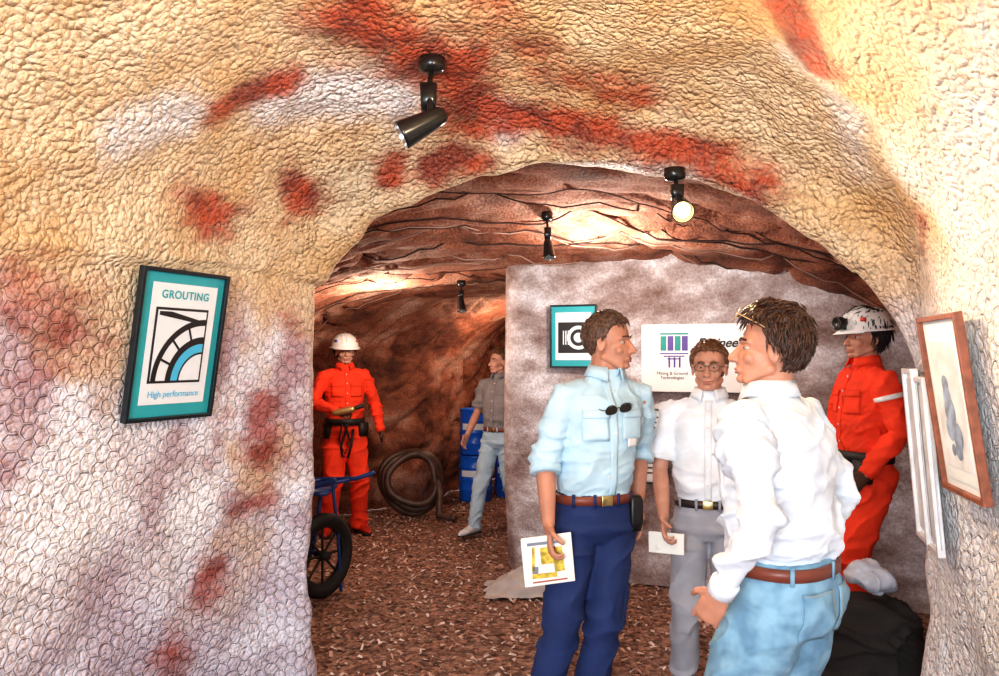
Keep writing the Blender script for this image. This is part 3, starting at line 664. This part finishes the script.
rA,plA,TA,bA,btA,arA=person('miner_mannequin',(-1.42,7.35),(.35,-.94),1.80,o);helmet(rA,plA,False,1.1);belt_kit(rA,TA,bA,btA)
b=MB();h=arA[1][1];b.tube([h+V((.02,.06,-.01)),h+V((-.12,.10,.02))],[.03,.03],14,0);b.tube([h+V((-.12,.10,.02)),h+V((-.2,.12,.05))],[.018,.022],14,1);b.obj('held_drill_lamp',[mat('brass_tool',(.5,.35,.15),.35,.7),BK],rA)
o=dict(MO);o.update(head=(-.97,-.22),rh=dict(w=(.20,.22,1.0),curl=.6,hint=(.5,-1,0)),lh=dict(w=(-.20,.10,.95),curl=.6,hint=(-.3,-1,0)),rf=(.14,.0,0,.2),lf=(-.14,.05,0,-.2),seed=11,pocket=[1,-1],skin='tan',hair=.034,locks=550,lock=.09)
rB,plB,TB,bB,btB,arB=person('miner_mannequin',(2.05,4.50),(-1.0,-.08),1.86,o);helmet(rB,plB,True,1.06);belt_kit(rB,TB,bB,btB)
el,wr,a=arB[-1];WS=mat('reflective_white',(.85,.85,.82),.3)
s0=V(TB(-.185,0,1.442))
b=MB();b.tube([s0.lerp(el,.30),s0.lerp(el,.31),s0.lerp(el,.38),s0.lerp(el,.39)],[.066,.074,.073,.066],20,cap='flat');b.obj('sleeve_stripe',WS,rB)
r6=person('visitor_in_jeans',(.0,7.35),(-.55,-.83),1.70,dict(head=(-.8,-.5),shirt=cloth('cotton_pale_grey',(.24,.22,.22)),trouser=cloth('denim_pale',(.42,.56,.66)),shoe=mat('white_trainer',(.7,.7,.7),.5),belt=BELT,
    hairm=MATS['hair_brown'],hair=.016,rh=dict(w=(.24,.2,.95),sleeve='short'),lh=dict(w=(-.26,-.1,.93),sleeve='short'),rf=(.10,.30,0,.1),lf=(-.10,-.22,.02,-.1),seed=6))
# ---------------------------------------------------------------- pictures and sign
def lay(b,C,R,U,N,u,v,w,h,off,m):
    M=Matrix((R,U,N)).transposed();b.box(C+R*u+U*v+N*off,(w,h,.002),M,m)
def frame_pic(name,C,R,U,w,h,fw,fm,mats,art,hang=None):
    C=V(C);R=V(R).normalized();U=V(U);U=(U-U.dot(R)*R).normalized();N=R.cross(U).normalized();b=MB();M=Matrix((R,U,N)).transposed()
    if hang:   # rest the frame on the wall surface, never inside it
        need=0
        for i in range(7):
            for j in range(7):
                p=C+R*((i/6-.5)*w)+U*((j/6-.5)*h);hh=hang.ray_cast(p+N*.6,-N)
                if hh[0]: need=max(need,(hh[0]-p).dot(N)+.02)
        C=C+N*need
    root=empty(name,C)
    f=MB()
    for s in (1,-1):
        f.box(R*(s*(w-fw)/2),(fw,h,.028),M);f.box(U*(s*(h-fw)/2),(w-2*fw,fw,.028),M)
    f.obj('frame',fm,root,False,.003)
    z=V((0,0,0));lay(b,z,R,U,N,0,0,w-fw,h-fw,-.004,0)
    art(b,z,R,U,N);b.obj('artwork',mats,root,False)
    return root,R,U,N
def arc(b,C,R,U,N,cu,cv,r0,r1,a0,a1,off,m,n=24):
    P=[]
    for i in range(n+1):
        t=math.radians(a0+(a1-a0)*i/n);P+=[C+R*(cu+r0*math.cos(t))+U*(cv+r0*math.sin(t))+N*off,C+R*(cu+r1*math.cos(t))+U*(cv+r1*math.sin(t))+N*off]
    b.add(P,[(2*i,2*i+1,2*i+3,2*i+2) for i in range(n)],m)
def text(body,size,m,parent,R,U,N,u,v,off=.003,shear=0,spacing=1,bold=0):
    c=bpy.data.curves.new('lettering','FONT');c.body=body;c.size=size;c.align_x='CENTER';c.align_y='CENTER';c.shear=shear;c.space_character=spacing;c.offset=bold;c.extrude=.0004;c.materials.append(m)
    o=bpy.data.objects.new('lettering',c);sc.collection.objects.link(o);o.parent=parent
    o.matrix_local=Matrix.Translation(R*u+U*v+N*off)@Matrix((R,U,N)).transposed().to_4x4()
TEAL=mat('teal_mat',(.03,.38,.42),.6,var=.05);WH=mat('poster_white',(.80,.85,.87),.5,var=.03);BL=mat('ink_black',(.015,.012,.012),.5);BLU=mat('ink_blue',(.08,.50,.75),.5,var=.05);FB=mat('frame_black',(.012,.02,.025),.3)
def art1(b,z,R,U,N):
    lay(b,z,R,U,N,.005,.005,.335,.48,0,1)
    lay(b,z,R,U,N,0,.0,.27,.30,.002,2);lay(b,z,R,U,N,0,0,.25,.28,.004,1)
    cu,cv=.125,-.14
    arc(b,z,R,U,N,cu,cv,.225,.25,90,180,.006,2);arc(b,z,R,U,N,cu,cv,.15,.178,90,180,.006,2);arc(b,z,R,U,N,cu,cv,.115,.15,90,180,.006,3);arc(b,z,R,U,N,cu,cv,.107,.115,90,180,.006,2)
    for a in (112,135,158):
        t=math.radians(a);p=lambda r,d:z+R*(cu+r*math.cos(t)-d*math.sin(t))+U*(cv+r*math.sin(t)+d*math.cos(t))+N*.0065
        rm=.235;b.poly([p(.178,-.005),p(rm,-.005),p(rm,.005),p(.178,.005)],2)
    b.poly([z+R*(-.12)+U*.135+N*.0065,z+R*(-.06)+U*.135+N*.0065,z+R*(.12)+U*(.10)+N*.0065,z+R*(.12)+U*(.088)+N*.0065,z+R*(-.12)+U*.12+N*.0065],2)
rt,R,U,N=frame_pic('grouting_poster',(-1.31,3.20,1.655),(.40,.92,0),(.165,-.06,1),.45,.60,.016,FB,[TEAL,WH,BL,BLU],art1,WBV)
text('GROUTING',.044,TEAL,rt,R,U,N,0.005,.20,.003,spacing=1.1,bold=.0008);text('High performance',.036,BLU,rt,R,U,N,0.005,-.195)
def art2(b,z,R,U,N):
    lay(b,z,R,U,N,0,.0,.26,.34,0,1);lay(b,z,R,U,N,.0,-.01,.22,.22,.002,2)
    arc(b,z,R,U,N,.04,-.01,.0,.085,0,360,.004,1);arc(b,z,R,U,N,.04,-.01,.035,.060,0,360,.006,2)
    for i in range(3): lay(b,z,R,U,N,-.07+i*.018,-.01,.008,.10,.006,1)
frame_pic('small_teal_poster',(.525,5.70,1.755),(.94,-.33,0),(0,0,1),.34,.45,.012,FB,[TEAL,WH,BL],art2)
WOOD=mat('wood_frame',(.28,.09,.045),.45,var=.3,vscale=30)
PB=mat('picture_haze',(.72,.74,.78),.6,var=.2,vscale=9)
def art3(b,z,R,U,N):
    lay(b,z,R,U,N,0,0,.31,.51,0,0);lay(b,z,R,U,N,0,.0,.25,.42,.002,1)
    for u,v,r in ((-.02,.07,.03),(-.02,.03,.035),(-.01,-.02,.05),(-.03,-.08,.04),(.03,-.10,.045),(.02,-.15,.03),(-.03,-.15,.02)): arc(b,z,R,U,N,u,v,0,r,0,360,.004+r*.01,2)
frame_pic('wooden_framed_picture',(1.480,2.62,1.445),(-.22,-.975,0),(-.15,0,1),.40,.60,.018,WOOD,[WH,PB,mat('picture_figure',(.30,.38,.52),.6,var=.4,vscale=20)],art3,WBV)
def art4(b,z,R,U,N): lay(b,z,R,U,N,0,0,.25,.60,0,1)
frame_pic('aluminium_framed_panel',(1.615,3.02,1.20),(-.30,-.95,0),(-.09,0,1),.22,.66,.02,mat('aluminium',(.80,.80,.81),.4,.3),[WH,PB],art4)
frame_pic('aluminium_framed_panel',(1.655,3.17,1.22),(-.30,-.95,0),(-.09,0,1),.20,.68,.02,MATS['aluminium'],[WH,PB],art4)
C=V((1.36,5.40,1.60));R=V((.935,-.355,0)).normalized();U=V((0,0,1));N=R.cross(U).normalized();rt=empty('exhibition_sign',C)
b=MB();M=Matrix((R,U,N)).transposed();z=V((0,0,0));b.box(z,(.80,.46,.02),M,0)
PUR=mat('ink_purple',(.10,.05,.30),.5)
for i in range(4):
    lay(b,z,R,U,N,-.25+i*.048,.10,.04,.10,.012,1 if i%2==0 else 2)
for j in range(3): lay(b,z,R,U,N,-.178,.03-j*.018,.19-j*.05,.008,.012,2)
for i in range(3): lay(b,z,R,U,N,-.21+i*.035,-.03,.012,.07,.012,2)
lay(b,z,R,U,N,-.178,.165,.19,.012,.013,1)
b.obj('panel',[mat('sign_white',(.85,.84,.82),.4,var=.02),mat('logo_teal',(.0,.28,.25),.5),PUR],rt,False,.004)
text('Engineering',.085,BL,rt,R,U,N,.17,.10,.013,.35,bold=.002);text('Technology',.085,BL,rt,R,U,N,.17,.0,.013,.35,bold=.002)
text('Mining & Ground\nTechnologies',.030,BL,rt,R,U,N,-.19,-.12,.013)
for z_,x_ in ((1.13,1.06),(.85,1.07)):
    def art5(b,z,R,U,N):
        lay(b,z,R,U,N,0,0,.17,.2,0,0)
        for q in range(4): lay(b,z,R,U,N,0,.06-q*.035,.12,.010,.002,1)
    frame_pic('information_sheet',(x_,5.53,z_),(.94,-.33,0),(0,0,1),.20,.24,.012,FB,[WH,BL],art5)
# ---------------------------------------------------------------- spotlights
GB=mat('gloss_black',(.012,.012,.012),.22);RF=mat('reflector',(.6,.6,.6),.25,.9)
def spot(mount,barrel,aim,lit=False,k=1.0,power=0,col=(1,.72,.42)):
    mount=V(mount);barrel=V(barrel);aim=V(aim).normalized();rt=empty('spotlight',mount)
    b=MB();M0=Matrix.Translation(V((0,0,0)));b.lathe([(0,.03),(.045*k,.03),(.045*k,-.01),(.03*k,-.022),(0,-.024)],M0,24,0)
    q=(barrel-mount);b.tube([(0,0,0),q*.45+V((0,0,.005)),q-aim*.02*k],[.009*k,.009*k,.011*k],10,0);b.ell(q-aim*.01*k,(.022*k,.022*k,.022*k),None,14,10,0)
    b.loft([(q.x*.5,q.y*.5,q.z*.75,.024*k,.02*k),(q.x*.5,q.y*.5,q.z*.35,.028*k,.022*k)],16,0,4)
    qa=aim.to_track_quat('Z','Y').to_matrix().to_4x4();M=Matrix.Translation(q)@qa
    b.lathe([(0,-.075*k),(.018*k,-.073*k),(.028*k,-.06*k),(.033*k,-.03*k),(.036*k,.0),(.041*k,.04*k),(.045*k,.075*k),(.046*k,.085*k),(.042*k,.086*k)],M,28,0)
    b.lathe([(.042*k,.086*k),(.038*k,.05*k),(.028*k,.02*k),(0,.012*k)],M,28,1)
    bulb=mat('bulb_lit',(1,.8,.4),.3,emit=(1,.74,.28),estr=2.6) if lit else mat('bulb_off',(.35,.33,.3),.15)
    b.ell(q+aim*(.062 if lit else .05)*k,(.034*k,)*3 if lit else (.028*k,)*3,None,16,12,2)
    b.obj('fixture',[GB,RF,bulb],rt)
    if power:
        l=bpy.data.lights.new('spot_lamp','SPOT');l.energy=power;l.color=col;l.spot_size=math.radians(160);l.spot_blend=.7;l.shadow_soft_size=.03
        lo=bpy.data.objects.new('lamp',l);sc.collection.objects.link(lo);lo.parent=rt;lo.location=q+aim*(.14*k);lo.rotation_euler=(-aim).to_track_quat('Z','Y').to_euler()
spot((-.255,3.02,2.70),(-.27,2.90,2.45),(-.82,-.12,-.45),False,1.15)
spot((.74,3.38,2.37),(.735,3.26,2.22),(-.05,-.88,-.45),True,1.0,50)
spot((.27,4.55,2.40),(.275,4.5,2.22),(.05,-.3,-.9),False,.75)
spot((-.31,6.5,2.20),(-.31,6.45,2.04),(.1,-.3,-.9),False,.8)
# ---------------------------------------------------------------- props
b=MB();c=V((-.88,8.05,.37))
ax=V((.25,-.94,.25)).normalized();r_=V((1,.26,0)).normalized();u_=ax.cross(r_).normalized()
pts=[]
for i in range(300):
    t=2*math.pi*i/50;rad=.30+.035*math.sin(i*.37)*.5-.03*(i//100);pts.append(c+r_*rad*math.cos(t)+u_*rad*math.sin(t)*1.03+ax*(i/300*.16-.08+.01*math.sin(i*.2)))
pts+= [pts[-1]+V((.05,-.05,-.1)),V((-.60,7.9,.04)),V((-.45,7.8,.04))]
b.tube(pts,.036,10);b.obj('coiled_hose',mat('hose_rubber',(.09,.05,.035),.45,var=.4))
DB=mat('drum_blue',(.01,.14,.70),.3);rt=empty('stacked_drums',(-.27,9.05,0))
b=MB()
for (x,y,z0,r0) in ((0,0,.0,.185),(0,0,.52,.175),(.40,.25,0,.185),(.40,.25,.52,.175)):
    pr=[(0,.0),(r0*.96,.0),(r0,.012)]
    for zz in (.13,.25,.38): pr+=[(r0,zz-.02),(r0*1.05,zz-.008),(r0*1.05,zz+.008),(r0,zz+.02)]
    pr+=[(r0,.488),(r0*1.04,.494),(r0*1.04,.508),(r0*.93,.510),(r0*.92,.498),(0,.498)]
    b.lathe(pr,Matrix.Translation(V((x,y,z0))),32,0)
    arcp=[]
    for i in range(13):
        t=math.radians(-140+i*8)
        arcp+=[V((x+r0*1.06*math.cos(t),y+r0*1.06*math.sin(t),z0+.28)),V((x+r0*1.06*math.cos(t),y+r0*1.06*math.sin(t),z0+.35))]
    b.add(arcp,[(2*i,2*i+2,2*i+3,2*i+1) for i in range(12)],1)
b.obj('drums',[DB,WH],rt)
rt=empty('hand_cart',(-1.34,5.45,0));CB=mat('cart_blue',(.01,.05,.20),.35);TY=mat('tyre',(.012,.012,.012),.7)
b=MB();t=MB()
for s in (1,-1):
    c=V((.16*s,-.12*s+0,.285));axd=V((.85,-.5,0)).normalized();q=axd.to_track_quat('Z','Y').to_matrix().to_4x4();M=Matrix.Translation(c)@q
    t.lathe([(.205,-.03),(.25,-.04),(.28,-.02),(.28,.02),(.25,.04),(.205,.03),(.205,-.03)],M,36,0);b.lathe([(.205,-.025),(.185,-.02),(.185,.02),(.205,.025)],M,36,1)
    b.lathe([(0,-.05),(.03,-.05),(.03,.05),(0,.05)],M,14,1)
    for k in range(8):
        a=k*math.pi/4;b.tube([M@V((.02*math.cos(a),.02*math.sin(a),0)),M@V((.19*math.cos(a),.19*math.sin(a),0))],.009,6,1)
b.tube([(-.18,.11,.285),(.18,-.11,.285)],.015,8)
for s in (1,-1):
    o=V((.10*s,.17*s,0))
    b.tube([V((-.5,-.05,.74))+o,V((.24,-.05,.76))+o,V((.36,-.05,.80))+o],.016,8);b.tube([V((0,0,.28))+o*.5,V((0,0,.74))+o],.014,8)
b.tube([(.20,.0,.76),(.24,.0,.4),(.26,0,.02)],.012,8)
for x in (-.4,-.2,0,.2): b.tube([(x-.10,-.2,.75),(x+.10,.12,.75)],.012,8)
b.box((-.1,0,.70),(.6,.36,.02))
b.obj('frame',[CB,TY],rt);t.obj('tyres',TY,rt)
b=MB();n=40;P=[]
for j in range(n+1):
    for i in range(n+1):
        u,v=i/n*2-1,j/n*2-1;rr=math.hypot(u,v);x=.20+u*.30+.03*noise.noise(V((u*3,v*3,1)));y=5.50+v*.22+.03*noise.noise(V((u*3,v*3,5)))
        h=max(0,1-rr)**.8*.17*(1+.3*u)+abs(noise.noise(V((u*2.5+v,v*3,2))))*.07*(1-.6*rr)+.012
        P.append((x,y,max(.012,h)))
b.add(P,[(j*(n+1)+i,j*(n+1)+i+1,(j+1)*(n+1)+i+1,(j+1)*(n+1)+i) for j in range(n) for i in range(n)]);b.obj('crumpled_cloth',cloth('cloth_grey',(.42,.38,.36)))
b=MB()
b.loft([(0,0,.0,.22,.16),(0,0,.05,.26,.19),(0,0,.2,.27,.2),(.01,0,.35,.24,.18),(.02,0,.41,.18,.13),(.02,0,.43,.10,.07)],32,ex=2.8)
b.tube([(-.24,-.12,.3),(-.20,-.17,.36),(-.1,-.20,.30),(.05,-.21,.26),(.15,-.19,.34),(.20,-.14,.3)],.014,8)
o=b.obj('duffel_bag',cloth('bag_black',(.02,.017,.016),bump=.4));remesh(o,.012,3);wrinkle(o,.03,5,5,6);o.location=(1.74,3.86,.005)
b=MB();b.box((0,0,.1),(.26,.2,.2),Matrix.Rotation(.4,3,'Z'));b.box((0,-.03,.205),(.27,.1,.006),Matrix.Rotation(.4,3,'Z')@Matrix.Rotation(.4,3,'X'))
o=b.obj('cardboard_carton',mat('carton',(.45,.36,.28),.8),None,False,.004);o.location=(1.50,4.85,.0)
b=MB()
for i in range(7): b.ell((random.uniform(-.07,.07),random.uniform(-.05,.05),.05+random.random()*.08),(random.uniform(.05,.08),random.uniform(.05,.07),random.uniform(.04,.06)),None,16,10)
o=b.obj('plastic_bag_bundle',mat('plastic_white',(.50,.54,.62),.3));remesh(o,.01,2);wrinkle(o,.015,9,9,9);o.location=(1.80,3.88,.45)
# ---------------------------------------------------------------- light
w=bpy.data.worlds.new('w');sc.world=w;w.use_nodes=True;bg=w.node_tree.nodes['Background'];bg.inputs[0].default_value=(.78,.88,1,1);bg.inputs[1].default_value=2.2
def area(n,loc,tgt,size,e,col=(1,1,1)):
    l=bpy.data.lights.new(n,'AREA');l.energy=e;l.size=size;l.color=col;o=bpy.data.objects.new(n,l);sc.collection.objects.link(o);o.location=loc
    o.rotation_euler=(V(loc)-V(tgt)).to_track_quat('Z','Y').to_euler()
area('entrance_daylight',(-.9,-1.5,1.7),(.6,4,1.5),1.2,130,(.90,.95,1))
def pt(n,loc,e,col=(1,.75,.5),r=.08):
    l=bpy.data.lights.new(n,'POINT');l.energy=e;l.color=col;l.shadow_soft_size=r;o=bpy.data.objects.new(n,l);sc.collection.objects.link(o);o.location=loc
pt('fill_light_front',(.1,2.0,2.45),24,(1,.77,.52),.05)  # added warm fill for the near ceiling, no lamp hangs here
pt('fill_light_middle',(.6,4.7,2.1),45,(1,.88,.77))  # added fill for the inner chamber, apart from the spotlights
pt('fill_light_passage',(-.9,6.3,1.95),46,(1,.80,.64))  # added light over the left passage, without a fixture
pt('point_light_rear',(.1,9.0,1.8),26,(1,.66,.45))  # bare point light at the tunnel end, no fitting modelled
